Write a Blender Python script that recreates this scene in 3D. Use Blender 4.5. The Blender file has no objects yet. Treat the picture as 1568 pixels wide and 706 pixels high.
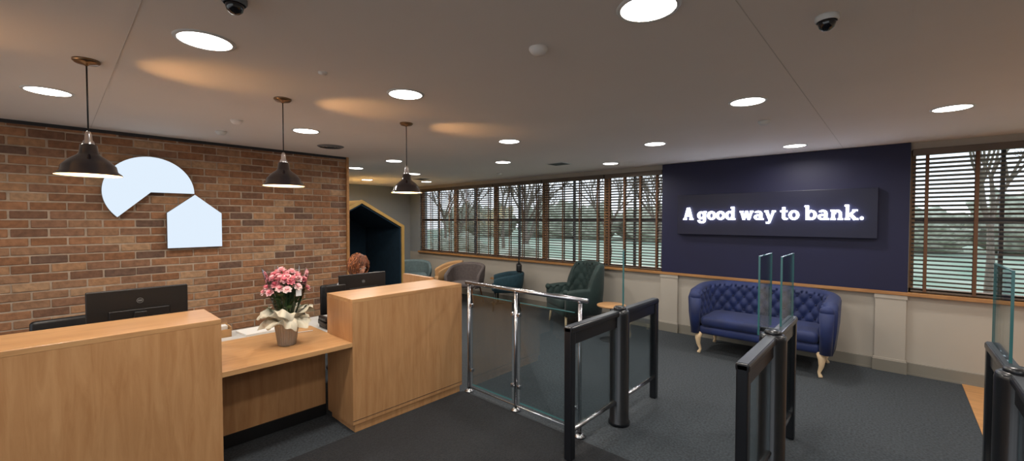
import bpy, bmesh, math, random
from mathutils import Vector, Matrix, Euler
random.seed(7)
scn=bpy.context.scene
V=Vector
ZC=2.53; YW=6.31; XB=-5.45; XC=-3.13

# ---------------------------------------------------------------- materials
def newmat(name):
    m=bpy.data.materials.new(name); m.use_nodes=True
    nt=m.node_tree; b=nt.nodes['Principled BSDF']
    return m,nt,b
def srgb(r,g,b):
    f=lambda c:((c/255)/12.92 if c/255<=.04045 else ((c/255+.055)/1.055)**2.4)
    return (f(r),f(g),f(b),1)
def M(name,col,rough=.5,metal=0,noise=0,scale=8,bump=0,emis=None,es=0,coat=0,stretch=None,col2=None,sheen=0):
    m,nt,b=newmat(name)
    b.inputs['Roughness'].default_value=rough
    b.inputs['Metallic'].default_value=metal
    b.inputs['Base Color'].default_value=col
    if coat: b.inputs['Coat Weight'].default_value=coat; b.inputs['Coat Roughness'].default_value=.1
    if sheen: b.inputs['Sheen Weight'].default_value=sheen
    if emis: b.inputs['Emission Color'].default_value=emis; b.inputs['Emission Strength'].default_value=es
    if noise or bump or col2:
        tc=nt.nodes.new('ShaderNodeTexCoord'); mp=nt.nodes.new('ShaderNodeMapping')
        nz=nt.nodes.new('ShaderNodeTexNoise'); nz.inputs['Scale'].default_value=scale
        nz.inputs['Detail'].default_value=5
        if stretch: mp.inputs['Scale'].default_value=stretch
        nt.links.new(tc.outputs['Object'],mp.inputs['Vector']); nt.links.new(mp.outputs[0],nz.inputs['Vector'])
        cr=nt.nodes.new('ShaderNodeValToRGB')
        c2=col2 if col2 else tuple(c*(1-noise) for c in col[:3])+(1,)
        cr.color_ramp.elements[0].position=.35; cr.color_ramp.elements[1].position=.65
        cr.color_ramp.elements[0].color=c2; cr.color_ramp.elements[1].color=col
        nt.links.new(nz.outputs['Fac'],cr.inputs['Fac']); nt.links.new(cr.outputs['Color'],b.inputs['Base Color'])
        if bump:
            bp=nt.nodes.new('ShaderNodeBump'); bp.inputs['Strength'].default_value=bump; bp.inputs['Distance'].default_value=.01
            nt.links.new(nz.outputs['Fac'],bp.inputs['Height']); nt.links.new(bp.outputs[0],b.inputs['Normal'])
    return m
def emit(name,col,s):
    m=bpy.data.materials.new(name); m.use_nodes=True; nt=m.node_tree; nt.nodes.clear()
    e=nt.nodes.new('ShaderNodeEmission'); e.inputs[0].default_value=col; e.inputs[1].default_value=s
    o=nt.nodes.new('ShaderNodeOutputMaterial'); nt.links.new(e.outputs[0],o.inputs[0]); return m
def glassy(name,tint=(1,1,1,1),refl=.08,rough=.02):
    m=bpy.data.materials.new(name); m.use_nodes=True; nt=m.node_tree; nt.nodes.clear()
    t=nt.nodes.new('ShaderNodeBsdfTransparent'); t.inputs[0].default_value=tint
    g=nt.nodes.new('ShaderNodeBsdfGlossy'); g.inputs['Roughness'].default_value=rough
    fr=nt.nodes.new('ShaderNodeFresnel'); fr.inputs[0].default_value=1.45
    ml=nt.nodes.new('ShaderNodeMath'); ml.operation='MULTIPLY'; ml.inputs[1].default_value=refl*10
    mx=nt.nodes.new('ShaderNodeMixShader'); o=nt.nodes.new('ShaderNodeOutputMaterial')
    nt.links.new(fr.outputs[0],ml.inputs[0]); nt.links.new(ml.outputs[0],mx.inputs[0])
    nt.links.new(t.outputs[0],mx.inputs[1]); nt.links.new(g.outputs[0],mx.inputs[2]); nt.links.new(mx.outputs[0],o.inputs[0])
    return m

m_ceil=M('ceiling_paint',srgb(242,236,230),.9,noise=.03,scale=1.2)
m_wall=M('wall_greige',srgb(180,172,160),.8,noise=.05,scale=2)
m_wallg=M('wall_grey',srgb(140,145,148),.85,noise=.05,scale=2)
m_skirt=M('skirting_paint',srgb(132,127,116),.6)
m_carpet=M('carpet_bluegrey',srgb(66,72,77),.95,scale=60,bump=.6,col2=srgb(44,49,54))
m_mat=M('carpet_charcoal',srgb(38,40,44),.95,scale=90,bump=.8,col2=srgb(22,24,27))
m_woodfl=M('wood_floor',srgb(205,150,95),.35,noise=.25,scale=3,stretch=(1,8,1))
def oak(name,c1,c2,stretch,rough=.38):
    m,nt,b=newmat(name); b.inputs['Roughness'].default_value=rough
    tc=nt.nodes.new('ShaderNodeTexCoord'); mp=nt.nodes.new('ShaderNodeMapping'); mp.inputs['Scale'].default_value=stretch
    n1=nt.nodes.new('ShaderNodeTexNoise'); n1.inputs['Scale'].default_value=2.2; n1.inputs['Detail'].default_value=8; n1.inputs['Roughness'].default_value=.65; n1.inputs['Distortion'].default_value=.6
    n2=nt.nodes.new('ShaderNodeTexNoise'); n2.inputs['Scale'].default_value=2.0
    cr=nt.nodes.new('ShaderNodeValToRGB'); cr.color_ramp.elements[0].position=.36; cr.color_ramp.elements[1].position=.66
    cr.color_ramp.elements[0].color=c2; cr.color_ramp.elements[1].color=c1
    mx=nt.nodes.new('ShaderNodeMix'); mx.data_type='RGBA'; mx.blend_type='MULTIPLY'; mx.inputs[0].default_value=.25
    nt.links.new(tc.outputs['Object'],mp.inputs[0]); nt.links.new(mp.outputs[0],n1.inputs['Vector']); nt.links.new(tc.outputs['Object'],n2.inputs['Vector'])
    nt.links.new(n1.outputs['Fac'],cr.inputs[0]); nt.links.new(cr.outputs[0],mx.inputs[6]); nt.links.new(n2.outputs['Fac'],mx.inputs[7])
    nt.links.new(mx.outputs[2],b.inputs['Base Color']); return m
m_oak=oak('oak_laminate_vertical',srgb(202,154,106),srgb(182,132,86),(9,9,.9))
m_oakh=oak('oak_laminate_horizontal',srgb(208,162,112),srgb(188,140,94),(9,1,9),.3)
m_trim=oak('oak_trim',srgb(192,142,90),srgb(168,118,70),(1,9,9))
m_frame=M('window_frame_wood',srgb(140,102,66),.5,noise=.2,scale=6)
m_slat=M('blind_slat_wood',srgb(100,86,74),.5,noise=.2,scale=5)
m_tape=M('blind_tape',srgb(100,68,46),.8)
m_dark=M('dark_bronze',srgb(38,38,42),.5)
m_navy=M('navy_paint',srgb(20,22,60),.6,noise=.1,scale=3)
m_sign=M('sign_box_navy',srgb(15,17,46),.45)
m_text=emit('sign_letters_glow',(.80,.84,1,1),9)
m_logo=emit('logo_face_glow',(.74,.85,.97,1),.92)
m_logoside=M('logo_return',srgb(90,80,72),.4)
m_mortar=M('mortar',srgb(184,164,144),.95,noise=.25,scale=14,bump=.5)
brickcols=[(168,120,86),(152,106,74),(178,134,98),(142,100,72),(162,122,92),(130,94,72),(182,144,110),(118,90,74),(150,110,84)]
m_bricks=[M('brick_%d'%i,srgb(*c),.9,noise=.30,scale=22,bump=.9) for i,c in enumerate(brickcols)]
m_black=M('black_plastic',srgb(20,20,22),.4)
m_blackg=M('black_enamel',srgb(12,12,18),.13,coat=.7)
m_powder=M('black_powdercoat',srgb(18,20,25),.32,coat=.3)
m_gtop=M('gate_top_highlight',srgb(90,94,100),.35,metal=.6)  # grey highlight along the black bar, put in as a lighter strip
m_chrome=M('brushed_steel',srgb(190,190,194),.24,metal=1)
m_brass=M('antique_brass',srgb(150,120,90),.3,metal=1)
m_white=M('white_plastic',srgb(225,225,222),.4)
m_desk=M('desk_pale_grey',srgb(190,190,188),.45)
m_grey=M('grey_plastic',srgb(120,122,124),.5)
m_down=emit('downlight_led',(1,.97,.92,1),14)
m_bulb=emit('warm_bulb',(1,.66,.32,1),14)
m_inner=M('shade_inner_white',srgb(240,225,205),.5)
m_glass=glassy('clear_glass',(.88,.93,.94,1),.045)
m_gedge=M('glass_edge',srgb(60,110,112),.15,emis=srgb(60,110,112),es=.05)
m_wglass=glassy('window_glass',(.95,.98,1,1),.03)
m_cello=glassy('cellophane',(.95,.96,.97,1),.14,.12)
m_velvet=M('navy_velvet',srgb(18,38,92),.65,noise=.35,scale=5,sheen=.1)
m_green=M('green_velvet',srgb(30,52,50),.7,noise=.25,scale=6,sheen=.08)
m_teal=M('teal_fabric',srgb(32,64,76),.8,noise=.2,scale=20)
m_tealg=M('grey_teal_fabric',srgb(96,114,118),.8,noise=.2,scale=20)
m_taupe=M('taupe_fabric',srgb(104,94,92),.85,noise=.2,scale=25)
m_leg=M('cream_leg',srgb(225,198,160),.35)
m_legwood=M('walnut_leg',srgb(110,74,48),.45)
m_skin=M('skin',srgb(214,158,132),.5,noise=.08,scale=12)
m_hair=M('auburn_hair',srgb(136,78,44),.6,scale=60,stretch=(1,1,.25),col2=srgb(66,34,20),bump=.8)
m_hair2=M('auburn_hair_light',srgb(168,104,62),.5)
m_shirt=M('white_shirt',srgb(225,226,228),.8,noise=.06,scale=12,bump=.2)
m_trous=M('dark_trousers',srgb(30,32,40),.8)
m_lips=M('lips',srgb(170,90,85),.5)
m_eye=M('eye_dark',srgb(25,22,20),.2)
m_paper=M('wrap_paper',srgb(214,208,188),.75,noise=.15,scale=10)
m_zinc=M('ribbed_zinc_pot',srgb(150,150,152),.3,metal=.7)
m_pinks=[M('petal_pink_%d'%i,srgb(*c),.6) for i,c in enumerate([(240,164,174),(250,200,206),(228,132,148),(250,222,220)])]
m_leaf=M('leaf_green',srgb(74,108,54),.6,noise=.3,scale=10)
m_leaf2=M('leaf_olive',srgb(118,120,66),.6,noise=.3,scale=10)
m_lawn=M('lawn',srgb(150,158,140),.95,noise=.2,scale=.6,col2=srgb(112,138,116))
m_bark=M('bark',srgb(130,116,102),.9,noise=.3,scale=10)  # bark and hedge colours paled in place of outdoor haze
m_hedge=M('hedge_leaves',srgb(182,184,164),.9,scale=3,col2=srgb(126,130,110),bump=.8)
m_podrim=M('pod_rim_ash',srgb(206,164,92),.5,noise=.12,scale=6)
m_podin=M('pod_navy_felt',srgb(22,50,68),.9,noise=.2,scale=10)
m_tan=M('tan_card',srgb(180,140,95),.8)

# ---------------------------------------------------------------- builder
class B:
    def __init__(s,name):
        s.name=name; s.bm=bmesh.new(); s.mats=[]
    def mi(s,m):
        if m not in s.mats: s.mats.append(m)
        return s.mats.index(m)
    def merge(s,t,m,mx=None,smooth=True):
        if mx is not None: bmesh.ops.transform(t,matrix=mx,verts=t.verts)
        i=s.mi(m)
        for f in t.faces: f.material_index=i; f.smooth=smooth
        me=bpy.data.meshes.new('t'); t.to_mesh(me); t.free(); s.bm.from_mesh(me); bpy.data.meshes.remove(me)
    def box(s,lo,hi,m,bev=0,rot=None,seg=2):
        lo=V(lo);hi=V(hi); c=(lo+hi)/2; d=hi-lo
        t=bmesh.new(); bmesh.ops.create_cube(t,size=1)
        bmesh.ops.scale(t,vec=d,verts=t.verts)
        if bev: bmesh.ops.bevel(t,geom=list(t.edges),offset=min(bev,min(abs(x) for x in d)*.49),segments=seg,profile=.5,affect='EDGES')
        mx=Matrix.Translation(c)
        if rot: mx=mx@Euler(rot).to_matrix().to_4x4()
        s.merge(t,m,mx,smooth=bev>0.012)
    def tube(s,pts,r,m,seg=12,cap=True,smooth=True):
        pts=[V(p) for p in pts]; n=len(pts)
        rs=r if isinstance(r,(list,tuple)) else [r]*n
        t=bmesh.new(); rings=[]; up=None
        for i,p in enumerate(pts):
            d=(pts[min(i+1,n-1)]-pts[max(i-1,0)]).normalized()
            if up is None:
                up=d.orthogonal().normalized()
            else:
                up=(up-d*up.dot(d)); up=up.normalized() if up.length>1e-6 else d.orthogonal().normalized()
            w=d.cross(up)
            rings.append([t.verts.new(p+(up*math.cos(a)+w*math.sin(a))*rs[i]) for a in [2*math.pi*k/seg for k in range(seg)]])
        for i in range(n-1):
            for k in range(seg):
                t.faces.new([rings[i][k],rings[i][(k+1)%seg],rings[i+1][(k+1)%seg],rings[i+1][k]])
        if cap:
            t.faces.new(rings[0][::-1]); t.faces.new(rings[-1])
        bmesh.ops.recalc_face_normals(t,faces=t.faces)
        s.merge(t,m,None,smooth)
    def lathe(s,prof,c,m,seg=32,ruff=None,mx=None,cap=False):
        t=bmesh.new(); rings=[]
        for j,(r,z) in enumerate(prof):
            ring=[]
            for k in range(seg):
                a=2*math.pi*k/seg; rr=r; zz=z
                if ruff: dr,dz=ruff(a,j,len(prof)); rr+=dr; zz+=dz
                ring.append(t.verts.new((rr*math.cos(a),rr*math.sin(a),zz)))
            rings.append(ring)
        for i in range(len(prof)-1):
            for k in range(seg):
                t.faces.new([rings[i][k],rings[i][(k+1)%seg],rings[i+1][(k+1)%seg],rings[i+1][k]])
        if cap: t.faces.new(rings[0][::-1]); t.faces.new(rings[-1])
        M0=Matrix.Translation(V(c))
        if mx is not None: M0=M0@mx
        s.merge(t,m,M0,True)
    def ball(s,c,sc,m,rot=None,sub=2,fn=None):
        t=bmesh.new(); bmesh.ops.create_icosphere(t,subdivisions=sub,radius=1)
        if fn:
            for v in t.verts: v.co=fn(v.co.copy())
        if not hasattr(sc,'__len__'): sc=(sc,)*3
        mx=Matrix.Translation(V(c))
        if rot: mx=mx@Euler(rot).to_matrix().to_4x4()
        mx=mx@Matrix.Diagonal((*sc,1))
        s.merge(t,m,mx,True)
    def prism(s,poly,fn,d0,d1,m,mside=None):
        t=bmesh.new()
        f0=[t.verts.new(fn(a,b,d0)) for a,b in poly]; f1=[t.verts.new(fn(a,b,d1)) for a,b in poly]
        t.faces.new(f0); t.faces.new(f1[::-1])
        for i in range(len(poly)):
            j=(i+1)%len(poly); t.faces.new([f0[i],f1[i],f1[j],f0[j]])
        bmesh.ops.recalc_face_normals(t,faces=t.faces); s.merge(t,m,None,False)
    def done(s,loc=(0,0,0),rotz=0,parent=None,world=True,name=None):
        me=bpy.data.meshes.new(name or s.name); s.bm.to_mesh(me); s.bm.free()
        for m in s.mats: me.materials.append(m)
        o=bpy.data.objects.new(name or s.name,me); scn.collection.objects.link(o)
        o.location=loc; o.rotation_euler=(0,0,rotz)
        if parent: o.parent=parent
        return o
def simple(name,lo,hi,m,bev=0):
    b=B(name); b.box(lo,hi,m,bev); return b.done()

# ---------------------------------------------------------------- shell
XL=-9.4; XR=3.2; YB=-3.2
simple('floor',(XL-.2,YB-.2,-.1),(XR+.2,YW+.25,0),m_carpet)
simple('entrance_mat',(XC+.0,YB,.0005),(XR,2.70,.004),m_mat)
simple('floor_wood_strip',(.54,2.72,.0005),(XR,YW-.03,.006),m_woodfl)
b=B('ceiling'); b.box((XL-.2,YB-.2,ZC),(XR+.2,YW+.25,ZC+.1),m_ceil)
sm=M('ceiling_seam',srgb(208,202,196),.9)
b.box((-5.4,.239,ZC-.0015),(XR,.242,ZC+.001),sm)
b.box((-.461,YB,ZC-.0015),(-.458,YW-.1,ZC+.001),sm)
b.done()
b=B('wall_window')
b.box((XL-.2,YW,0),(XR+.2,YW+.22,.87),m_wall)
b.box((XL-.2,YW,2.45),(XR+.2,YW+.22,ZC),m_wall)
b.box((XL-.2,YW,.87),(-8.95,YW+.22,2.45),m_wallg)
b.box((-2.62,YW,.87),(.12,YW+.22,2.45),m_wall)
b.done()
simple('wall_far',(XL-.15,2.5,0),(XL,YW,ZC),m_wallg)
simple('wall_right',(XR,YB,0),(XR+.15,YW,ZC),m_wall)
simple('wall_partition',(XL,2.38,0),(XB-.16,2.53,ZC),m_wallg)
b=B('wall_front')  # unseen wall, left wide open so sky light fills the room
b.box((XB-.15,YB-.15,0),(XR,YB,.35),m_wall); b.box((XB-.15,YB-.15,2.4),(XR,YB,ZC),m_wall)
for x in [XB,-3.3,-1.2,.9,XR-.12]: b.box((x,YB-.15,.35),(x+.12,YB,2.4),m_dark)
b.done()
b=B('baseboard_window'); b.box((XL,YW-.02,0),(XR,YW,.13),m_skirt,.004); b.box((XL,YW-.028,.0),(XR,YW,.02),m_skirt); b.done()
b=B('trim_1'); b.box((-8.98,YW-.06,.865),(XR,YW-.001,.905),m_trim,.004); b.done()
for i,(x0,x1) in enumerate([(-2.64,-2.38),(-.15,.11)]):
    b=B('trim_%d'%(i+2)); b.box((x0,YW-.045,0),(x1,YW-.001,.865),m_wall,.003)
    b.box((x0-.015,YW-.06,0),(x1+.015,YW-.001,.13),m_skirt,.003); b.box((x0-.008,YW-.052,.13),(x1+.008,YW-.001,.15),m_wall); b.box((x0-.008,YW-.052,.82),(x1+.008,YW-.001,.865),m_wall); b.done()
# brick wall
b=B('wall_brick')
b.box((XB-.15,YB,0),(XB-.006,2.655,ZC),m_mortar)
bw,bh,mo=.225,.0775,.012
rows=int(ZC/bh)+1
for r in range(rows):
    z0=r*bh; z1=min(z0+bh-mo,ZC-.002)
    off=(r%2)*bw/2
    y=-1.6-off
    while y<2.655:
        y0=y+random.uniform(-.003,.003); y1=min(y+bw-mo+random.uniform(-.003,.003),2.655)
        if y1-y0>.02:
            m=random.choices(m_bricks,[5,5,4,4,4,2,3,1.2,4])[0]
            o=random.uniform(-.003,.004)
            b.box((XB-.03,y0,z0+random.uniform(-.002,.002)),(XB+o,y1,z1+random.uniform(-.002,.002)),m,.004,seg=1)
        y+=bw
b.box((XB-.006,YB,ZC-.03),(XB+.012,2.655,ZC),m_dark)
b.done()
b=B('trim_4'); b.box((XB-.16,2.655,0),(XB+.02,2.69,ZC),m_trim,.003); b.done()

# windows
xs=[-8.93,-7.61,-6.29,-4.97,-3.63,-2.62]
bays=[(xs[i],xs[i+1]) for i in range(5)]+[(.12,1.45),(1.45,2.78)]
for n,(x0,x1) in enumerate(bays):
    b=B('window_%d'%(n+1)); y0=YW+.03;y1=YW+.11
    for a,c in [(x0,x0+.04),(x1-.04,x1)]: b.box((a,y0,.9),(c,y1,2.45),m_frame,.003)
    b.box((x0,y0,.9),(x1,y1,.95),m_frame,.003); b.box((x0,y0,2.40),(x1,y1,2.45),m_frame,.003)
    b.box((x0+.04,y0+.01,1.66),(x1-.04,y1,1.715),m_dark,.003)
    xm=(x0+x1)/2; b.box((xm-.015,y0+.02,.95),(xm+.015,y1-.01,2.40),m_dark)
    b.box((x0+.02,y0+.045,.93),(x1-.02,y0+.05,2.42),m_wglass)
    b.done()
    b=B('venetian_blind')
    b.box((x0+.01,YW-.045,2.385),(x1-.01,YW+.02,2.455),m_slat,.004)
    z=.945; k=0
    while z<2.38:
        b.box((x0+.015,YW-.0235-.012,z-.0015),(x1-.015,YW+.0235-.012,z+.0015),m_slat,rot=(math.radians(-24),0,0)); z+=.045
    b.box((x0+.015,YW-.035,.915),(x1-.015,YW+.01,.935),m_slat,.003)
    nt_=4; w=(x1-x0)
    for k in range(nt_):
        xx=x0+w*(k+.35)/(nt_-.3)
        b.box((xx-.014,YW-.0395,.92),(xx+.014,YW-.0385,2.4),m_tape); b.box((xx-.014,YW+.0145,.92),(xx+.014,YW+.0155,2.4),m_tape)
    b.done()
simple('navy_wall_panel',(-2.62,YW-.06,.905),(.115,YW-.001,ZC-.001),m_navy,.003)
b=B('illuminated_sign'); b.box((-2.36,YW-.13,1.485),(-.14,YW-.061,2.055),m_sign,.004)
def fnS(a,bb,d): return V((a,YW-.13-d,bb))
def stroke(p,w):
    out=[]
    for i in range(len(p)-1):
        a=V(p[i]);c=V(p[i+1]); d=(c-a); 
        if d.length<1e-6: continue
        n=V((-d.y,d.x)).normalized()*w/2
        out.append([tuple(a+n),tuple(a-n),tuple(c-n),tuple(c+n)])
    return out
def R_(x0,y0,x1,y1): return [[(x0,y0),(x1,y0),(x1,y1),(x0,y1)]]
def E_(cx,cy,rx,ry,a0,a1,w,w2=None):
    n=max(6,int(abs(a1-a0)/12)); out=[]; w2=w2 or w
    pt=lambda a,k:(cx+(rx+k*w/2)*math.cos(a),cy+(ry+k*w2/2)*math.sin(a))
    for i in range(n):
        a=math.radians(a0+(a1-a0)*i/n); c=math.radians(a0+(a1-a0)*(i+1)/n)
        out.append([pt(a,-1),pt(a,1),pt(c,1),pt(c,-1)])
    return out
G={}
G['A']=(stroke([(.18,.03),(.46,.98)],.14)+stroke([(.80,.03),(.53,.98)],.2)+R_(.27,.28,.7,.39)+R_(.04,0,.33,.10)+R_(.64,0,.97,.10)+R_(.40,.9,.6,1.0),1.02)
G['o']=(E_(.37,.34,.27,.275,0,360,.2,.14),.74)
G['g']=(E_(.36,.36,.26,.25,0,360,.2,.13)+R_(.54,-.06,.73,.68)+R_(.6,.58,.80,.68)+E_(.38,-.04,.25,.18,180,360,.19,.13),.84)
G['d']=(E_(.36,.34,.26,.275,0,360,.2,.14)+R_(.54,0,.73,1.0)+R_(.45,.90,.6,1.0)+R_(.6,0,.81,.10),.84)
G['w']=(stroke([(.14,.66),(.34,.02)],.18)+stroke([(.34,.02),(.54,.66)],.14)+stroke([(.54,.66),(.74,.02)],.18)+stroke([(.74,.02),(.94,.66)],.14)+R_(0,.58,.28,.68)+R_(.82,.58,1.08,.68)+R_(.46,.58,.63,.68),1.08)
G['a']=(E_(.31,.2,.21,.145,0,360,.19,.12)+R_(.44,0,.63,.46)+E_(.335,.47,.2,.15,0,155,.19,.12)+R_(.5,0,.74,.10),.76)
G['y']=(stroke([(.14,.66),(.41,.03)],.19)+stroke([(.69,.66),(.35,-.2)],.15)+R_(0,.58,.28,.68)+R_(.57,.58,.83,.68)+R_(.12,-.27,.37,-.16),.83)
G['t']=(R_(.14,.12,.33,.92)+R_(0,.57,.5,.68)+E_(.36,.17,.13,.11,180,330,.19,.13),.54)
G['b']=(R_(.1,0,.29,1)+R_(.02,.90,.2,1)+E_(.47,.34,.26,.275,0,360,.2,.14),.84)
G['n']=(R_(.09,0,.28,.68)+R_(.02,.58,.2,.68)+R_(.02,0,.35,.10)+E_(.45,.4,.19,.21,0,180,.19,.14)+R_(.545,0,.735,.42)+R_(.48,0,.80,.10),.83)
G['k']=(R_(.09,0,.28,1)+R_(.02,.90,.2,1)+R_(.02,0,.35,.10)+stroke([(.22,.24),(.62,.6)],.14)+R_(.48,.58,.80,.68)+stroke([(.34,.40),(.66,.04)],.2)+R_(.55,0,.86,.10),.87)
G['.']=(E_(.13,.11,.055,.055,0,360,.11,.11),.26)
txt='A good way to bank.'
gap=.055; sp=.30
W=sum((G[c][1]+gap) if c!=' ' else sp for c in txt)
x0,x1=-2.27,-.25; sx=(x1-x0)/W; sy=.172; zb=1.695; cx=x0
for c in txt:
    if c==' ': cx+=sp*sx; continue
    for poly in G[c][0]:
        b.prism([(cx+p[0]*sx,zb+p[1]*sy) for p in poly],fnS,.004,.03,m_text)
    cx+=(G[c][1]+gap)*sx
b.done()
b=B('illuminated_logo_sign')
fnL=lambda a,bb,d: V((XB+.01+d,a,bb))
cy_,cz_,r_=.645,1.965,.345
poly=[(cy_,cz_)]+[(cy_+r_*math.cos(math.radians(a)),cz_+r_*math.sin(math.radians(a))) for a in range(0,226,5)]
b.prism(poly,fnL,.0,.055,m_logoside); b.prism([(p[0],p[1]) for p in poly],fnL,.055,.06,m_logo)
poly=[(.765,1.41),(1.225,1.41),(1.225,1.765),(.995,1.955),(.765,1.765)]
b.prism(poly,fnL,0,.055,m_logoside); b.prism(poly,fnL,.055,.06,m_logo)
b.done()

# ---------------------------------------------------------------- reception counter
b=B('reception_counter')
T=1.07; D=.73
def tall(y0,y1):
    b.box((XC-.45,y0,.06),(XC-.015,y1,T-.03),m_oak)
    b.box((XC-.45,y0-.0,T-.03),(XC,y1+.0,T),m_oakh,.002)
    b.box((XC-.015,y0,.07),(XC,y1,T-.03),m_oak)
    b.box((XC-.42,y0+.02,0.004),(XC-.012,y1-.02,.07),m_oak)
tall(-1.6,.70); tall(1.565,2.69)
b.box((XC-.012,1.565,.10),(XC+.002,2.69,.103),m_dark)
b.box((XC-.8,.70,D-.035),(XC+.0,1.565,D),m_oakh,.002)
b.box((XC-.53,.70,.1),(XC-.50,1.565,D-.035),m_oak)
b.box((XC-.525,.70,0.004),(XC-.49,1.565,.1),m_black)
b.box((XC-1.15,-1.6,D-.035),(XC-.45,.70,D-.005),m_desk,.002)
b.box((XC-1.15,1.565,D-.035),(XC-.45,2.69,D-.005),m_desk,.002)
b.box((XC-1.15,.70,D-.035),(XC-.8,1.565,D-.005),m_desk,.002)
b.box((XC-.95,2.64,0.004),(XC-.45,2.69,1.09),m_oak)
for y in (-1.55,.6,1.65,2.55): b.box((XC-1.13,y,0.004),(XC-1.09,y+.04,D-.035),m_grey)
b.done()

def monitor(name,x,yc,w,zt,h,logo_r):
    b=B(name)
    b.box((x-.012,yc-w/2,zt-h),(x+.012,yc+w/2,zt),m_black,.006)
    b.box((x+.008,yc-w*.3,zt-h*.95),(x+.02,yc+w*.3,zt-h*.45),m_black,.008)
    b.box((x+.012,yc-.035,D),(x+.04,yc+.035,zt-h*.5),m_black,.006)
    b.box((x-.08,yc-.11,D-.005),(x+.1,yc+.11,D+.010),m_black,.005)
    b.lathe([(logo_r*.85,0),(logo_r,0),(logo_r,.002),(logo_r*.85,.002)],(x+.0122,yc,zt-h*.27),m_grey,24,mx=Matrix.Rotation(math.pi/2,4,'Y'))
    for k in (-1,0,1): b.box((x+.012,yc+k*logo_r*.42-.003,zt-h*.27-.006),(x+.0135,yc+k*logo_r*.42+.003,zt-h*.27+.006),m_grey)
    b.box((x-.0135,yc-w/2+.008,zt-h+.015),(x-.0125,yc+w/2-.008,zt-.008),M('screen_off',srgb(30,34,42),.15))
    return b.done()
monitor('computer_monitor',-3.85,.39,.53,1.225,.31,.018)
monitor('computer_monitor',-3.97,2.10,.50,1.155,.30,.016)
def keyboard(x,y):
    b=B('keyboard'); b.box((x-.07,y-.21,D-.005),(x+.07,y+.21,D+.012),m_black,.004)
    for i in range(5):
        for j in range(14): b.box((x-.058+i*.024,y-.2+j*.029,D+.012),(x-.038+i*.024,y-.176+j*.029,D+.017),m_dark)
    b.done()
keyboard(-4.14,.39); keyboard(-4.17,2.12)
b=B('desk_telephone'); b.box((-3.86,1.60,D+.012),(-3.68,1.76,D+.06),m_black,.01,rot=(0,.15,0)); b.box((-3.85,1.61,D-.003),(-3.69,1.75,D+.04),m_black); b.box((-3.85,1.60,D+.06),(-3.69,1.64,D+.10),m_black,.012)
b.box((-3.83,1.66,D+.3),(-3.80,1.84,D+.36),m_black,.005); b.box((-3.83,1.74,D+.04),(-3.81,1.76,D+.32),m_black); b.done()
b=B('wooden_leaflet_box'); 
b.box((-4.2,.86,D-.004),(-4.06,.98,D+.005),m_tan); 
for lo,hi in [((-4.2,.86,D),(-4.19,.98,D+.09)),((-4.07,.86,D),(-4.06,.98,D+.06)),((-4.2,.86,D),(-4.06,.867,D+.08)),((-4.2,.973,D),(-4.06,.98,D+.08))]: b.box(lo,hi,m_tan)
b.box((-4.17,.88,D+.005),(-4.09,.96,D+.085),m_white); b.done()
b=B('paper_stack'); b.box((-4.2,1.05,D-.004),(-3.97,1.38,D+.01),m_white,rot=(0,0,.1)); b.done()
b=B('pen'); b.tube([(-3.75,1.36,D+.005),(-3.72,1.50,D+.005)],.004,m_white,8); b.done()

# ---------------------------------------------------------------- bouquet
px,py=-3.46,1.2
b=B('potted_flower_bouquet')
rib=lambda a,j,n:(.0025*math.sin(a*28),0)
b.lathe([(0,D+.001),(.058,D+.001),(.062,D+.01),(.085,D+.17),(.09,D+.18),(.088,D+.19),(.08,D+.185),(.07,D+.15),(0,D+.15)],(px,py,0),m_zinc,112,rib)
ruf=lambda a,j,n:((.010*math.sin(a*5+j)+.004*math.sin(a*13+2*j))*j,(.014*math.sin(a*4+1.3*j)+.005*math.sin(a*11))*j*.6)
b.lathe([(.055,.90),(.075,.95),(.12,.99),(.150,1.01),(.158,.985)],(px,py,0),m_paper,120,ruf)
ruf2=lambda a,j,n:((.008*math.sin(a*7+j*.7)+.004*math.sin(a*15))*j,(.012*math.sin(a*3+j)+.005*math.sin(a*12+j))*j*.5)
b.lathe([(.05,.88),(.085,.93),(.12,.945),(.148,.92),(.152,.89)],(px,py,0),m_paper,120,ruf2)
b.lathe([(.05,.92),(.08,1.02),(.12,1.16),(.15,1.31)],(px,py,0),m_cello,64,lambda a,j,n:(.006*math.sin(a*9)*j,.012*math.sin(a*6)*j))
def leafmesh(c,d,L,w,m):
    d=V(d).normalized(); side=d.cross(V((0,0,1))); side=side.normalized() if side.length>.01 else V((1,0,0))
    t=bmesh.new(); n=6; prev=None
    for i in range(n+1):
        u=i/n; p=V(c)+d*L*u+V((0,0,-.25*L*u*u)); ww=w*math.sin(math.pi*min(.97,u+.05))
        a=t.verts.new(p-side*ww); q=t.verts.new(p+V((0,0,-.15*w))); e=t.verts.new(p+side*ww)
        if prev: t.faces.new([prev[0],prev[1],q,a]); t.faces.new([prev[1],prev[2],e,q])
        prev=(a,q,e)
    b.merge(t,m,None,True)
for i in range(70):
    a=random.uniform(0,6.28); rr=random.uniform(.02,.18); z=random.uniform(.97,1.13)
    leafmesh((px+rr*math.cos(a)*.45,py+rr*math.sin(a)*.45,z),(math.cos(a),math.sin(a),.9),random.uniform(.08,.14),.018,random.choice([m_leaf,m_leaf2]))
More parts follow.
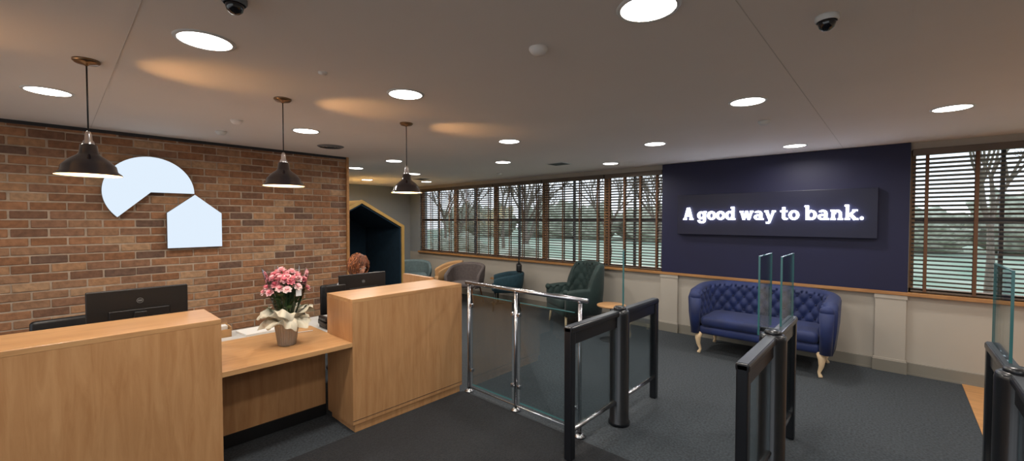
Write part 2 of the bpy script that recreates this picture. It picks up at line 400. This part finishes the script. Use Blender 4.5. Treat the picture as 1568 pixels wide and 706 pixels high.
def petals(c,nrm,R,m,m2):
    nrm=V(nrm).normalized(); q=nrm.to_track_quat('Z','Y').to_matrix()
    for ring,(cnt,rad,lift) in enumerate([(5,.45,.9),(6,.8,.55),(7,1.0,.15)]):
        for k in range(cnt):
            a=2*math.pi*k/cnt+ring*.5+random.uniform(-.2,.2)
            t=bmesh.new(); prev=None
            for i in range(4):
                u=i/3; r=R*rad*u; z=R*(lift*u+.15*math.sin(u*3)); ww=R*.42*math.sin(math.pi*(.12+.75*u))
                e=[]
                for sd in (-1,0,1):
                    x=r; y=sd*ww
                    p=V((x*math.cos(a)-y*math.sin(a),x*math.sin(a)+y*math.cos(a),z+(R*.08 if sd else 0)))
                    e.append(t.verts.new(V(c)+q@p))
                if prev:
                    t.faces.new([prev[0],prev[1],e[1],e[0]]); t.faces.new([prev[1],prev[2],e[2],e[1]])
                prev=e
            b.merge(t,m if ring else m2,None,True)
for i in range(50):
    u=(i+.5)/50; a=i*2.4; rr=.14*math.sqrt(u); 
    c=(px+rr*math.cos(a),py+rr*math.sin(a),1.285-rr*rr*6+random.uniform(-.035,.03))
    b.tube([(px+.02*math.cos(a),py+.02*math.sin(a),.9),(c[0]*.6+px*.4,c[1]*.6+py*.4,1.1),c],.0035,m_leaf,6)
    petals(c,(math.cos(a)*rr*6,math.sin(a)*rr*6,1),.034,random.choice(m_pinks),random.choice(m_pinks[:3]))
b.box((px+.135,py+.02,1.12),(px+.137,py+.06,1.17),m_white)
b.done()

# ---------------------------------------------------------------- pendants
for y in (.13,1.08,2.07):
    b=B('pendant_lamp'); x=-3.13
    b.lathe([(0,ZC),(.055,ZC),(.055,ZC-.008),(.045,ZC-.018),(.012,ZC-.024),(.006,ZC-.03),(0,ZC-.03)],(x,y,0),m_brass,28)
    b.tube([(x,y,ZC-.03),(x,y,2.16)],.0035,m_black,8)
    b.lathe([(0,2.165),(.008,2.16),(.014,2.145),(.016,2.115),(.022,2.108),(.024,2.09)],(x,y,0),m_chrome,24)
    prof=[(.022,2.095),(.034,2.09),(.038,2.05),(.046,2.037),(.08,2.012),(.106,1.98),(.112,1.952),(.128,1.938),(.131,1.931)]
    b.lathe(prof,(x,y,0),m_blackg,48)
    b.lathe([(.130,1.931),(.112,1.946),(.104,1.976),(.078,2.006),(.044,2.03),(.03,2.05),(0,2.06)],(x,y,0),m_inner,48)
    b.lathe([(0,1.955),(.018,1.96),(.03,1.98),(.03,2.0),(.018,2.03),(.015,2.05)],(x,y,0),m_bulb,20)
    b.done()
    l=bpy.data.lights.new('pendant_bulb_light','POINT'); l.energy=4.5; l.color=(1,.70,.40); l.shadow_soft_size=.03
    o=bpy.data.objects.new('pendant_bulb_light',l); o.location=(x,y,1.935); scn.collection.objects.link(o)
for y,e in ((-.82,1),(.13,1),(1.08,1),(2.07,1)):  # added spots that throw warm patches on the ceiling between the pendants
    l=bpy.data.lights.new('added_glow_spot','SPOT'); l.energy=6*e; l.color=(1,.50,.18); l.spot_size=math.radians(66); l.spot_blend=1; l.shadow_soft_size=.02
    o=bpy.data.objects.new('added_glow_spot',l); o.location=(-3.08,y+.06,2.12); scn.collection.objects.link(o)
    o.rotation_euler=(V((.12,.42,.40))).to_track_quat('-Z','Y').to_euler()

# ---------------------------------------------------------------- downlights
DL=[(-.73,1.59),(-2.38,.49),(-4.06,-.01),(-2.41,1.59),(-4.09,1.61),(-3.04,3.28),(-.78,3.31),(.30,4.53),(-1.96,4.47),(-.85,5.65),(-5.26,3.27),(-6.44,3.31),(-6.49,4.45),(-8.17,4.44),(-7.63,5.55),(-4.21,4.41),(-3.13,5.59),
    (1.5,3.3),(1.5,5.6),(.9,1.6),(-.7,-.6),(1.0,-.8),(-2.4,-1.5)]  # out-of-view downlights, added for more ambient light
for x,y in DL:
    b=B('ceiling_downlight')
    b.lathe([(.105,ZC-.006),(.118,ZC-.006),(.122,ZC)],(x,y,0),m_white,40)
    b.lathe([(0,ZC-.004),(.105,ZC-.004)],(x,y,0),m_down,40)
    b.done()
    l=bpy.data.lights.new('downlight','AREA'); l.shape='DISK'; l.size=.2; l.energy=11; l.color=(1,.94,.86); l.spread=math.radians(165)
    o=bpy.data.objects.new('downlight',l); o.location=(x,y,ZC-.02); scn.collection.objects.link(o)
for x,y in [(-1.29,1.60),(-4.71,1.08),(-.83,4.06),(-4.09,1.05),(-5.26,5.42)]:
    b=B('smoke_detector'); b.lathe([(0,ZC),(.045,ZC),(.045,ZC-.010),(.036,ZC-.024),(.024,ZC-.034),(0,ZC-.036)],(x,y,0),m_white if x>-1 or x<-4.5 else m_ceil,28); b.done()
b=B('ceiling_sensor'); b.lathe([(0,ZC),(.025,ZC),(.022,ZC-.01),(0,ZC-.014)],(-2.40,1.04,0),m_ceil,20); b.done()
for x,y in [(-1.85,.475),(-.22,2.15)]:
    b=B('cctv_dome_camera'); b.lathe([(0,ZC),(.042,ZC),(.042,ZC-.015),(.036,ZC-.022)],(x,y,0),m_white if x>-1 else m_grey,28)
    b.lathe([(.031,ZC-.02),(.031,ZC-.03),(.026,ZC-.046),(.014,ZC-.056),(0,ZC-.059)],(x,y,0),m_blackg,24); b.done()
b=B('ceiling_air_diffuser'); 
for r in (.03,.06,.09,.12): b.lathe([(r,ZC-.012),(r+.018,ZC-.004),(r+.022,ZC-.0005)],(-4.75,2.14,0),m_grey,32)
b.done()
for vx in (-3.85,-7.3):
    b=B('ceiling_air_vent'); b.box((vx,4.95,ZC-.01),(vx+.3,5.2,ZC),m_white,.003)
    for k in range(7): b.box((vx+.02,4.97+k*.032,ZC-.014),(vx+.28,4.985+k*.032,ZC-.009),m_dark)
    b.done()

# ---------------------------------------------------------------- glass balustrade
b=B('glass_balustrade'); y=2.74
b.tube([(-3.12,y,1.075),(-1.72,y,1.075)],.019,m_chrome,16)
for x in (-3.08,-2.46,-1.79):
    b.tube([(x,y,.004),(x,y,1.06)],.0155,m_chrome,16)
    b.lathe([(0,.004),(.045,.004),(.045,.012),(.026,.026),(.018,.03)],(x,y,0),m_chrome,28)
    b.ball((x,y,1.06),.02,m_chrome)
    for z in (.22,.86):
        for sx_ in ((1,) if x<-3 else (-1,) if x>-2 else (-1,1)):
            b.tube([(x+sx_*.01,y,z),(x+sx_*.045,y,z)],.008,m_chrome,12)
            b.box((x+sx_*.038-.016,y-.014,z-.018),(x+sx_*.038+.016,y+.014,z+.018),m_chrome,.008)
for x0,x1 in ((-3.03,-2.51),(-2.41,-1.84)):
    b.box((x0,y-.004,.08),(x1,y+.004,.97),m_glass)
    for zz in (.078,.968): b.box((x0,y-.005,zz),(x1,y+.005,zz+.004),m_gedge)
b.tube([(-3.1,y,.045),(-1.8,y,.045)],.007,m_chrome,8)
b.done()

# ---------------------------------------------------------------- speed gates
def pane(b,p0,p1,z0,z1):
    p0=V((*p0,0));p1=V((*p1,0)); d=(p1-p0); n=V((-d.y,d.x,0)).normalized()*.005
    def quadbox(a,c,za,zb,m,n=n):
        t=bmesh.new(); vs=[t.verts.new(v+V((0,0,zz))) for zz in (za,zb) for v in (a-n,a+n,c+n,c-n)]
        for f in [(0,1,2,3),(7,6,5,4),(0,4,5,1),(1,5,6,2),(2,6,7,3),(3,7,4,0)]: t.faces.new([vs[i] for i in f])
        bmesh.ops.recalc_face_normals(t,faces=t.faces); b.merge(t,m,None,False)
    quadbox(p0,p1,z0,z1,m_glass)
    e=d.normalized()*.006
    quadbox(p0-e,p0,z0,z1,m_gedge,n*1.2); quadbox(p1,p1+e,z0,z1,m_gedge,n*1.2); quadbox(p0-e,p1+e,z1,z1+.006,m_gedge,n*1.2)
def gate(x,panes):
    b=B('turnstile_gate'); y0,y1=2.40,3.86; yp=3.15; h=.95
    b.box((x-.03,y0,.004),(x+.03,y0+.06,h),m_powder,.008)
    b.box((x-.03,y1-.06,.004),(x+.03,y1,h),m_powder,.008)
    b.box((x-.035,y0-.0,h-.045),(x+.035,y1,h),m_powder,.012)
    b.box((x-.026,y0+.01,h-.002),(x+.026,y1-.01,h+.003),m_gtop)
    b.box((x-.018,y0+.06,h-.13),(x+.018,y1-.06,h-.045),m_powder)
    b.lathe([(0,.004),(.088,.004),(.088,.03),(.078,.04),(.078,h-.03),(.074,h-.005),(.06,h+.006),(0,h+.006)],(x,yp,0),m_powder,40)
    b.tube([(x,y0+.05,.2),(x,yp-.07,.2)],.017,m_chrome,14); b.tube([(x,yp+.07,.2),(x,y1-.05,.2)],.017,m_chrome,14)
    for a,c in ((y0+.06,yp-.08),(yp+.08,y1-.06)):
        b.box((x-.004,a,.22),(x+.004,c,h-.13),m_glass)
    for (p0,p1,z0,z1) in panes: pane(b,p0,p1,z0,z1)
    b.lathe([(0,h),(.05,h),(.05,h+.02),(.04,h+.03),(0,h+.03)],(x,yp,0),m_powder,28)
    return b
g=gate(-1.67,[((-1.672,3.21),(-1.76,3.385),.955,1.43)]); g.done()
g=gate(-.573,[((-.573,3.40),(-.573,3.84),.955,1.435),((-.70,3.36),(-.70,3.74),.88,1.435)])
g.box((-.70,3.40,.90),(-.60,3.44,.93),m_powder,.004); g.done()
g=gate(.455,[((.455,3.33),(.455,3.84),.955,1.43)]); g.done()

# ---------------------------------------------------------------- upholstered shells
def upath(hw,front,back,rad,n=120):
    pts=[]; L1=(back-rad)-front; La=math.pi*rad/2; L2=2*(hw-rad); Lt=2*L1+2*La+L2
    for i in range(n+1):
        s=Lt*i/n; q=s
        if q<=L1: p=(-hw,front+q); nn=(-1,0)
        elif q<=L1+La: a=math.pi-(q-L1)/rad; p=(-hw+rad+rad*math.cos(a),back-rad+rad*math.sin(a)); nn=(math.cos(a),math.sin(a))
        elif q<=L1+La+L2: p=(-hw+rad+q-L1-La,back); nn=(0,1)
        elif q<=L1+2*La+L2: a=math.pi/2-(q-L1-La-L2)/rad; p=(hw-rad+rad*math.cos(a),back-rad+rad*math.sin(a)); nn=(math.cos(a),math.sin(a))
        else: p=(hw,back-rad-(q-L1-2*La-L2)); nn=(1,0)
        pts.append((V(p),V(nn),s,Lt))
    return pts
def ushell(b,hw,front,back,rad,th,z0,zseat,topfn,m,tuft=.0,cell=(.15,.2),n=120,lean=.0,mb=None):
    P=upath(hw,front,back,rad,n); t=bmesh.new(); rows=[]; nv=18
    for (p,nn,s,Lt) in P:
        u=s/Lt; H=topfn(u); row=[]
        prof=[]
        for k in range(nv+1):
            v=k/nv; z=zseat-.08+(H-th*.45-zseat+.08)*v
            d=0
            if tuft:
                A=math.sin(math.pi*((s-Lt/2)/cell[0]+z/cell[1])); C=math.sin(math.pi*((s-Lt/2)/cell[0]-z/cell[1]))
                d=-tuft*(abs(A)*abs(C))**.5*min(1,v*4)*1
            prof.append((d+lean*v,z))
        for a in range(0,181,30):
            ar=math.radians(a); prof.append((lean+th/2-th/2*math.cos(ar)-(tuft*.5 if a<90 else 0),H-th*.45+th*.45*math.sin(ar)))
        prof.append((lean*.7+th,(H+z0)/2)); prof.append((th*.9,z0)); prof.append((th*.2,z0))
        for d,z in prof: row.append(t.verts.new((p.x+nn.x*d,p.y+nn.y*d,z)))
        rows.append(row)
    for i in range(len(rows)-1):
        for k in range(len(rows[0])-1): t.faces.new([rows[i][k],rows[i][k+1],rows[i+1][k+1],rows[i+1][k]])
    t.faces.new(rows[0][::-1]); t.faces.new(rows[-1])
    bmesh.ops.recalc_face_normals(t,faces=t.faces)
    b.merge(t,m,None,True)
    if tuft and mb:
        Lt=P[0][3]
        nx=int(Lt/2/cell[0])+1
        for i in range(-2*nx,2*nx+1):
            for j in range(0,14):
                if (i+j)%2: continue
                s=Lt/2+i*cell[0]/2; z=j*cell[1]/2
                if s<.02 or s>Lt-.02: continue
                idx=min(len(P)-1,int(s/Lt*n)); p,nn,_,_=P[idx]
                if z<zseat+.02 or z>topfn(s/Lt)-th*.5: continue
                vv=(z-zseat)/(topfn(s/Lt)-zseat)
                b.ball((p.x+nn.x*(lean*vv-.004),p.y+nn.y*(lean*vv-.004),z),.011,mb,sub=1)
b=B('tufted_loveseat')
def ts(u):
    e=min(u,1-u); return .80+.07*min(1,e/.28)**.7 - .05*max(0,1-e/.03)
ushell(b,.62,-.33,.26,.24,.12,.25,.46,ts,m_velvet,.035,(.13,.17),220,.03,M('navy_button',srgb(16,28,64),.5))
b.box((-.63,-.36,.25),(.63,.27,.36),m_velvet,.04,seg=4)
b.box((-.61,-.38,.35),(.61,.25,.48),m_velvet,.055,seg=5)
for sx_ in (-1,1):
    b.tube([(sx_*.67,-.345,.26),(sx_*.675,-.35,.5),(sx_*.675,-.34,.70)],[.055,.06,.066],m_velvet,20)
    b.ball((sx_*.675,-.335,.715),(.068,.05,.06),m_velvet)
    for yy,d in ((-.32,-1),(.28,1)):
        x=sx_*.62
        b.tube([(x,yy,.27),(x+sx_*.02,yy+d*.02,.20),(x+sx_*.015,yy+d*.015,.12),(x-sx_*.005,yy,.05),(x+sx_*.01,yy+d*.012,.012),(x+sx_*.012,yy+d*.015,.001)],[.04,.036,.024,.015,.021,.018],m_leg,16)
b.done((-1.19,5.86,0),0)
b=B('wingback_armchair')
def tw(u):
    e=min(u,1-u)
    if e<.22: return .60+.02*math.sin(e*10)
    if e<.30: return .62+(.98-.62)*((e-.22)/.08)**.8
    return .98+.03*math.sin((e-.3)/.2*math.pi/2)
ushell(b,.31,-.34,.28,.15,.09,.2,.44,tw,m_green,.02,(.14,.2),160,.03,m_green)
b.box((-.33,-.38,.2),(.33,.3,.32),m_green,.03,seg=3); b.box((-.31,-.40,.31),(.31,.27,.46),m_green,.05,seg=4)
for sx_ in (-1,1):
    b.ball((sx_*.355,-.34,.57),(.055,.045,.05),m_green)
    for yy in (-.3,.26): b.tube([(sx_*.29,yy,.22),(sx_*.32,yy*1.08,.001)],[.024,.013],m_leg,12)
b.done((-3.84,5.74,0),math.radians(-30))
def tub(name,loc,rot,m,top=.74,hw=.26,legm=m_legwood):
    b=B(name)
    f=lambda u:.60+(top-.60)*math.sin(math.pi*min(u,1-u))**.8
    ushell(b,hw,-.24,.24,.22,.06,.36,.42,f,m,0,n=60,lean=.04)
    b.box((-hw,-.28,.36),(hw,.22,.46),m,.045,seg=4)
    for sx_ in (-1,1):
        for yy in (-.2,.2): b.tube([(sx_*.2,yy,.37),(sx_*.27,yy*1.3,.001)],[.018,.011],legm,12)
    return b.done(loc,rot)
tub('tub_armchair',(-6.35,5.58,0),math.radians(25),m_taupe,.82,.28)
tub('tub_armchair',(-5.45,5.80,0),math.radians(-45),m_teal,.70,.26,m_black)
tub('tub_armchair',(-8.15,5.55,0),math.radians(60),m_tealg,.76,.3)
tub('tub_armchair',(-7.15,5.75,0),math.radians(-30),m_tan,.80,.22)
b=B('black_handbag')
b.box((-.12,-.05,0),(.12,.05,.16),m_black,.035,seg=4); b.tube([(-.08,0,.14),(-.07,0,.24),(0,0,.29),(.07,0,.24),(.08,0,.14)],.009,m_black,8)
b.done((-5.28,5.97,.70),math.radians(-45))
def rtable(x,y,r,h,mt):
    b=B('round_side_table'); b.lathe([(0,h-.025),(r-.01,h-.025),(r,h-.018),(r,h-.004),(r-.006,h),(0,h)],(x,y,0),mt,48)
    b.tube([(x,y,.02),(x,y,h-.02)],.018,m_black,14); b.lathe([(0,.0),(.15,0),(.15,.01),(.03,.02),(0,.02)],(x,y,0),m_black,32); b.done()
rtable(-2.93,5.28,.2,.5,m_oakh); rtable(-5.93,6.06,.16,.52,m_oakh)

# ---------------------------------------------------------------- house-shaped meeting pod
b=B('house_shaped_meeting_pod')
fnP=lambda a,bb,d: V((-7.6-d,a,bb))
yc,hw=4.02,.94
out=[(yc-hw,0),(yc-hw,1.57),(yc,2.08),(yc+hw,1.57),(yc+hw,0)]
inn=[(yc-hw+.06,.0),(yc-hw+.06,1.535),(yc,2.01),(yc+hw-.06,1.535),(yc+hw-.06,0)]
def ring(d0,d1,o,i_,m):
    for k in range(len(o)-1):
        b.prism([o[k],o[k+1],i_[k+1],i_[k]],fnP,d0,d1,m)
ring(0,.05,out,inn,m_podrim)
inn2=[(yc-hw+.09,.0),(yc-hw+.09,1.52),(yc,1.975),(yc+hw-.09,1.52),(yc+hw-.09,0)]
ring(.03,1.5,[(a,z-.0) for a,z in inn],inn2,m_podin)
ring(.05,1.5,[(yc-hw+.01,0),(yc-hw+.01,1.56),(yc,2.07),(yc+hw-.01,1.56),(yc+hw-.01,0)],inn,m_podrim)
b.prism(inn,fnP,1.46,1.5,m_podin)
b.box((-9.0,yc-.8,.38),(-8.6,yc+.8,.46),m_podin,.03); b.box((-8.95,yc-.8,0),(-8.65,yc+.8,.38),m_podin)
b.done()

# ---------------------------------------------------------------- receptionist
root=bpy.data.objects.new('receptionist',None); scn.collection.objects.link(root)
PX,PY=-4.46,2.23
root.location=(PX,PY,0)
def skin_obj(name,verts,edges,radii,mat,sub=2):
    me=bpy.data.meshes.new(name); me.from_pydata(verts,edges,[]); me.materials.append(mat)
    o=bpy.data.objects.new(name,me); scn.collection.objects.link(o); o.parent=root
    md=o.modifiers.new('skin','SKIN'); sk=me.skin_vertices[0].data if me.skin_vertices else None
    if sk is None:
        bpy.context.view_layer.objects.active=o; bpy.ops.mesh.customdata_skin_add(); sk=me.skin_vertices[0].data
    for i,r in enumerate(radii): sk[i].radius=(r if isinstance(r,tuple) else (r,r))
    sk[0].use_root=True
    md.use_smooth_shade=True
    s=o.modifiers.new('sub','SUBSURF'); s.levels=sub; s.render_levels=sub
    return o
skin_obj('shirt_torso_and_arms',
 [(0,0,.54),(.01,0,.70),(.04,0,.88),(.08,0,1.01),(.10,0,1.07),
  (.09,.15,1.01),(.12,.20,.89),(.16,.23,.78),(.30,.16,.765),
  (.09,-.15,1.01),(.12,-.20,.89),(.16,-.23,.78),(.30,-.16,.765)],
 [(0,1),(1,2),(2,3),(3,4),(3,5),(5,6),(6,7),(7,8),(3,9),(9,10),(10,11),(11,12)],
 [(.13,.16),(.115,.145),(.12,.16),(.09,.11),(.05,.05),.062,.052,.045,.034,.062,.052,.045,.034],m_shirt)
skin_obj('trousers',
 [(0,0,.50),(.02,.09,.50),(.22,.10,.53),(.42,.11,.52),(.44,.11,.30),(.42,.11,.09),
  (.02,-.09,.50),(.22,-.10,.53),(.42,-.11,.52),(.44,-.11,.30),(.42,-.11,.09)],
 [(0,1),(1,2),(2,3),(3,4),(4,5),(0,6),(6,7),(7,8),(8,9),(9,10)],
 [.12,.095,.085,.068,.055,.042,.095,.085,.068,.055,.042],m_trous)
for sd,nm in ((1,'left_shoe'),(-1,'right_shoe')):
    b=B(nm); b.ball((.48,sd*.11,.045),(.13,.045,.042),m_black); b.done(parent=root)
for sd,nm in ((1,'hand_left'),(-1,'hand_right')):
    vs=[(.30,sd*.16,.765),(.335,sd*.145,.765),(.37,sd*.135,.768)]; es=[(0,1),(1,2)]; rd=[(.024,.02),(.03,.016),(.034,.014)]
    for k,(off,L) in enumerate(((-.024,.050),(-.008,.058),(.008,.055),(.024,.042))):
        n=len(vs); vs+=[(.38,sd*(.132+off),.772),(.38+L*.55,sd*(.132+off*1.15),.776),(.38+L,sd*(.132+off*1.2),.757)]
        es+=[(2,n),(n,n+1),(n+1,n+2)]; rd+=[.009,.0085,.007]
    n=len(vs); vs+=[(.345,sd*.105,.762),(.375,sd*.09,.757)]; es+=[(1,n),(n,n+1)]; rd+=[.011,.009]
    skin_obj(nm,vs,es,rd,m_skin,1)
hm=Matrix.Translation((.145,0,1.195))@Matrix.Rotation(math.radians(26),4,'Y')@Matrix.Rotation(math.radians(8),4,'Z')
def headfn(p):
    x,y,z=p
    q=V((x*.098,y*.078,z*.118))
    if z<0: q.y*=1-.28*(-z)**1.3; q.x*=(1-.12*(-z)) if x>0 else (1-.35*(-z))
    if x>0:
        q.x-=.010*math.exp(-((z-.08)/.14)**2)*(1 if abs(y)>.12 else .3)
        q.x+=.026*math.exp(-((z+.12)/.16)**2-(y/.14)**2)
        q.x+=.007*math.exp(-((z+.48)/.10)**2-(y/.30)**2)
        q.x+=.012*math.exp(-((z+.82)/.2)**2-(y/.3)**2)
    return q
t=bmesh.new(); bmesh.ops.create_uvsphere(t,u_segments=48,v_segments=36,radius=1)
for v in t.verts: v.co=headfn(v.co.copy())
b=B('head'); b.merge(t,m_skin,hm)
b.tube([(.09,0,1.04),(.115,0,1.10),(.13,0,1.17)],[.052,.048,.05],m_skin,20)
def hp(x,y,z): return hm@V((x,y,z))
for sd in (-1,1):
    b.ball(hp(-.005,sd*.078,.0),(.017,.008,.030),m_skin)
    b.ball(hp(.082,sd*.030,.012),(.008,.013,.007),m_white); b.ball(hp(.088,sd*.030,.010),.0055,m_eye)
    b.tube([hp(.089,sd*.015,.034),hp(.092,sd*.03,.040),hp(.082,sd*.047,.034)],.0035,m_hair,6)
b.ball(hp(.094,0,-.056),(.008,.022,.006),m_lips)
b.done(parent=root)
b=B('hair')
t=bmesh.new(); bmesh.ops.create_icosphere(t,subdivisions=5,radius=1)
dele=[]
for v in t.verts:
    x,y,z=v.co
    if (x>.35 and z<.46-.25*abs(y)) or (z<-.75): dele.append(v); continue
    w=.012*math.sin(y*38+3*z)+.010*math.sin(z*24+x*17)+.008*math.sin(x*31+y*12)
    k=1.14+w*1.6+(.10 if z<.1 else 0)
    v.co=V((x*.100*k,y*.086*k,z*.118*(1.12+w)+.004))
bmesh.ops.delete(t,geom=dele,context='VERTS')
b.merge(t,m_hair,hm)
for i in range(230):   # loose wavy locks falling from the crown
    a=random.uniform(.55,5.73); zz=random.uniform(-.6,.97); r=math.sqrt(max(0,1-zz*zz))
    pts=[]; ph=random.uniform(0,6); zc=zz
    for k in range(6):
        z_=max(-.8,zz-.13*k); rr=math.sqrt(max(0,1-z_*z_)); aa=a+.10*math.sin(k*1.3+ph)
        bump=1.0+.05*math.sin(k*1.7+ph)
        pts.append(hm@V((math.cos(aa)*rr*.118*bump,math.sin(aa)*rr*.104*bump,z_*.134*bump+.004)))
    b.tube(pts,[.005,.0065,.0065,.006,.0045,.0015],random.choice([m_hair,m_hair,m_hair2]),6)
b.done(parent=root)

def office_chair(x,y,rot,ht=1.02):
    b=B('office_chair')
    b.box((-.24,-.23,.43),(.24,.23,.505),m_black,.035,seg=4)
    b.box((-.34,-.21,.60),(-.29,.21,ht),m_black,.025,seg=4)
    b.tube([(-.18,0,.44),(-.34,0,.46),(-.35,0,.66)],.018,m_dark,12)
    b.tube([(0,0,.08),(0,0,.44)],.028,m_dark,16)
    for k in range(5):
        a=k*2*math.pi/5; c,s=math.cos(a),math.sin(a)
        b.tube([(0,0,.10),(.28*c,.28*s,.07)],[.025,.016],m_dark,10)
        b.ball((.28*c,.28*s,.03),(.028,.028,.028),m_dark)
    b.done((x,y,0),rot)
office_chair(PX-.02,PY,0,.95); office_chair(-4.5,.12,math.radians(10),.93)

# ---------------------------------------------------------------- outdoors
simple('ground_lawn',(-70,YW+.3,-.35),(60,90,-.3),m_lawn)
simple('ground_path',(-70,YW+.3,-.3),(60,YW+2.2,-.28),M('paving',srgb(190,190,186),.9,noise=.1,scale=2))
simple('ground_front',(-40,-40,-.35),(40,YB-.3,-.3),M('front_paving',srgb(190,188,182),.9))
def tree(x,y,h,seed):
    rnd=random.Random(seed); b=B('bare_tree')
    def br(p,d,L,r,dep):
        q=p+d*L; mid=p+d*L*.5+V((rnd.uniform(-1,1),rnd.uniform(-1,1),0))*L*.06
        b.tube([p,mid,q],[r,r*.85,r*.65],m_bark,6 if dep<3 else 4,cap=False)
        if dep>=5: return
        for k in range(3 if dep else 4):
            nd=(d+V((rnd.uniform(-1,1),rnd.uniform(-1,1),rnd.uniform(-.2,.7)))*.62).normalized()
            br(q,nd,L*rnd.uniform(.62,.82),r*.6,dep+1)
    br(V((0,0,-.01)),V((0,0,1)),h*.25,h*.014,0)
    b.done((x,y,-.3))
for i,(x,y,h) in enumerate([(-12,14,7),(-15.5,18,8),(-8.5,15,6),(-20,21,9),(-6.3,19,8),(1.9,17,7),(-24,19,8),(5,22,8),(-5.2,12.5,5),(-10.2,12,4.6),(-17.5,15,6),(3.2,13,5)]): tree(x,y,h,i)
def bush(x,y,s,h,seed):
    rnd=random.Random(seed); b=B('garden_bush')
    t=bmesh.new(); bmesh.ops.create_icosphere(t,subdivisions=4,radius=1)
    for v in t.verts:
        n=v.co.copy(); k=1+.14*math.sin(n.x*9+seed)*math.sin(n.y*8)+.12*math.sin(n.z*13+n.x*7)+rnd.uniform(-.05,.05)
        v.co=V((n.x*s*k,n.y*s*.8*k,max(0,(n.z*.55+.45)*h*k)))
    b.merge(t,m_hedge); b.done((x,y,-.3))
for i in range(16): bush(-44+i*4.1+random.uniform(-1,1),38+random.uniform(-3,3),2.6,random.uniform(1.8,3.8),i)
bush(-13,11,1.2,1.3,31); bush(-9.2,10.5,.8,1.0,32)

# ---------------------------------------------------------------- world, sun, camera
w=bpy.data.worlds.new('world'); scn.world=w; w.use_nodes=True; nt=w.node_tree; bg=nt.nodes['Background']
tc=nt.nodes.new('ShaderNodeTexCoord'); sep=nt.nodes.new('ShaderNodeSeparateXYZ'); cr=nt.nodes.new('ShaderNodeValToRGB')
cr.color_ramp.elements[0].position=0; cr.color_ramp.elements[0].color=(.92,.95,1,1)
cr.color_ramp.elements[1].position=.6; cr.color_ramp.elements[1].color=(.74,.83,.96,1)
nt.links.new(tc.outputs['Generated'],sep.inputs[0]); nt.links.new(sep.outputs['Z'],cr.inputs[0]); nt.links.new(cr.outputs[0],bg.inputs[0])
bg.inputs[1].default_value=1.7
l=bpy.data.lights.new('sun','SUN'); l.energy=2.0; l.angle=.05; l.color=(1,.95,.85)
o=bpy.data.objects.new('sun',l); scn.collection.objects.link(o); o.rotation_euler=(math.radians(58),0,math.radians(-150))

cam=bpy.data.cameras.new('camera'); co=bpy.data.objects.new('camera',cam); scn.collection.objects.link(co)
cam.sensor_width=36; cam.sensor_fit='HORIZONTAL'; cam.lens=641.0/1568*36; cam.clip_start=.05; cam.clip_end=300
co.location=(0,0,1.7)
co.rotation_euler=(math.pi/2+math.radians(-1.519),0,math.radians(42.440))
scn.camera=co
scn.view_settings.view_transform='Standard'
scn.view_settings.look='None'
scn.view_settings.exposure=.15
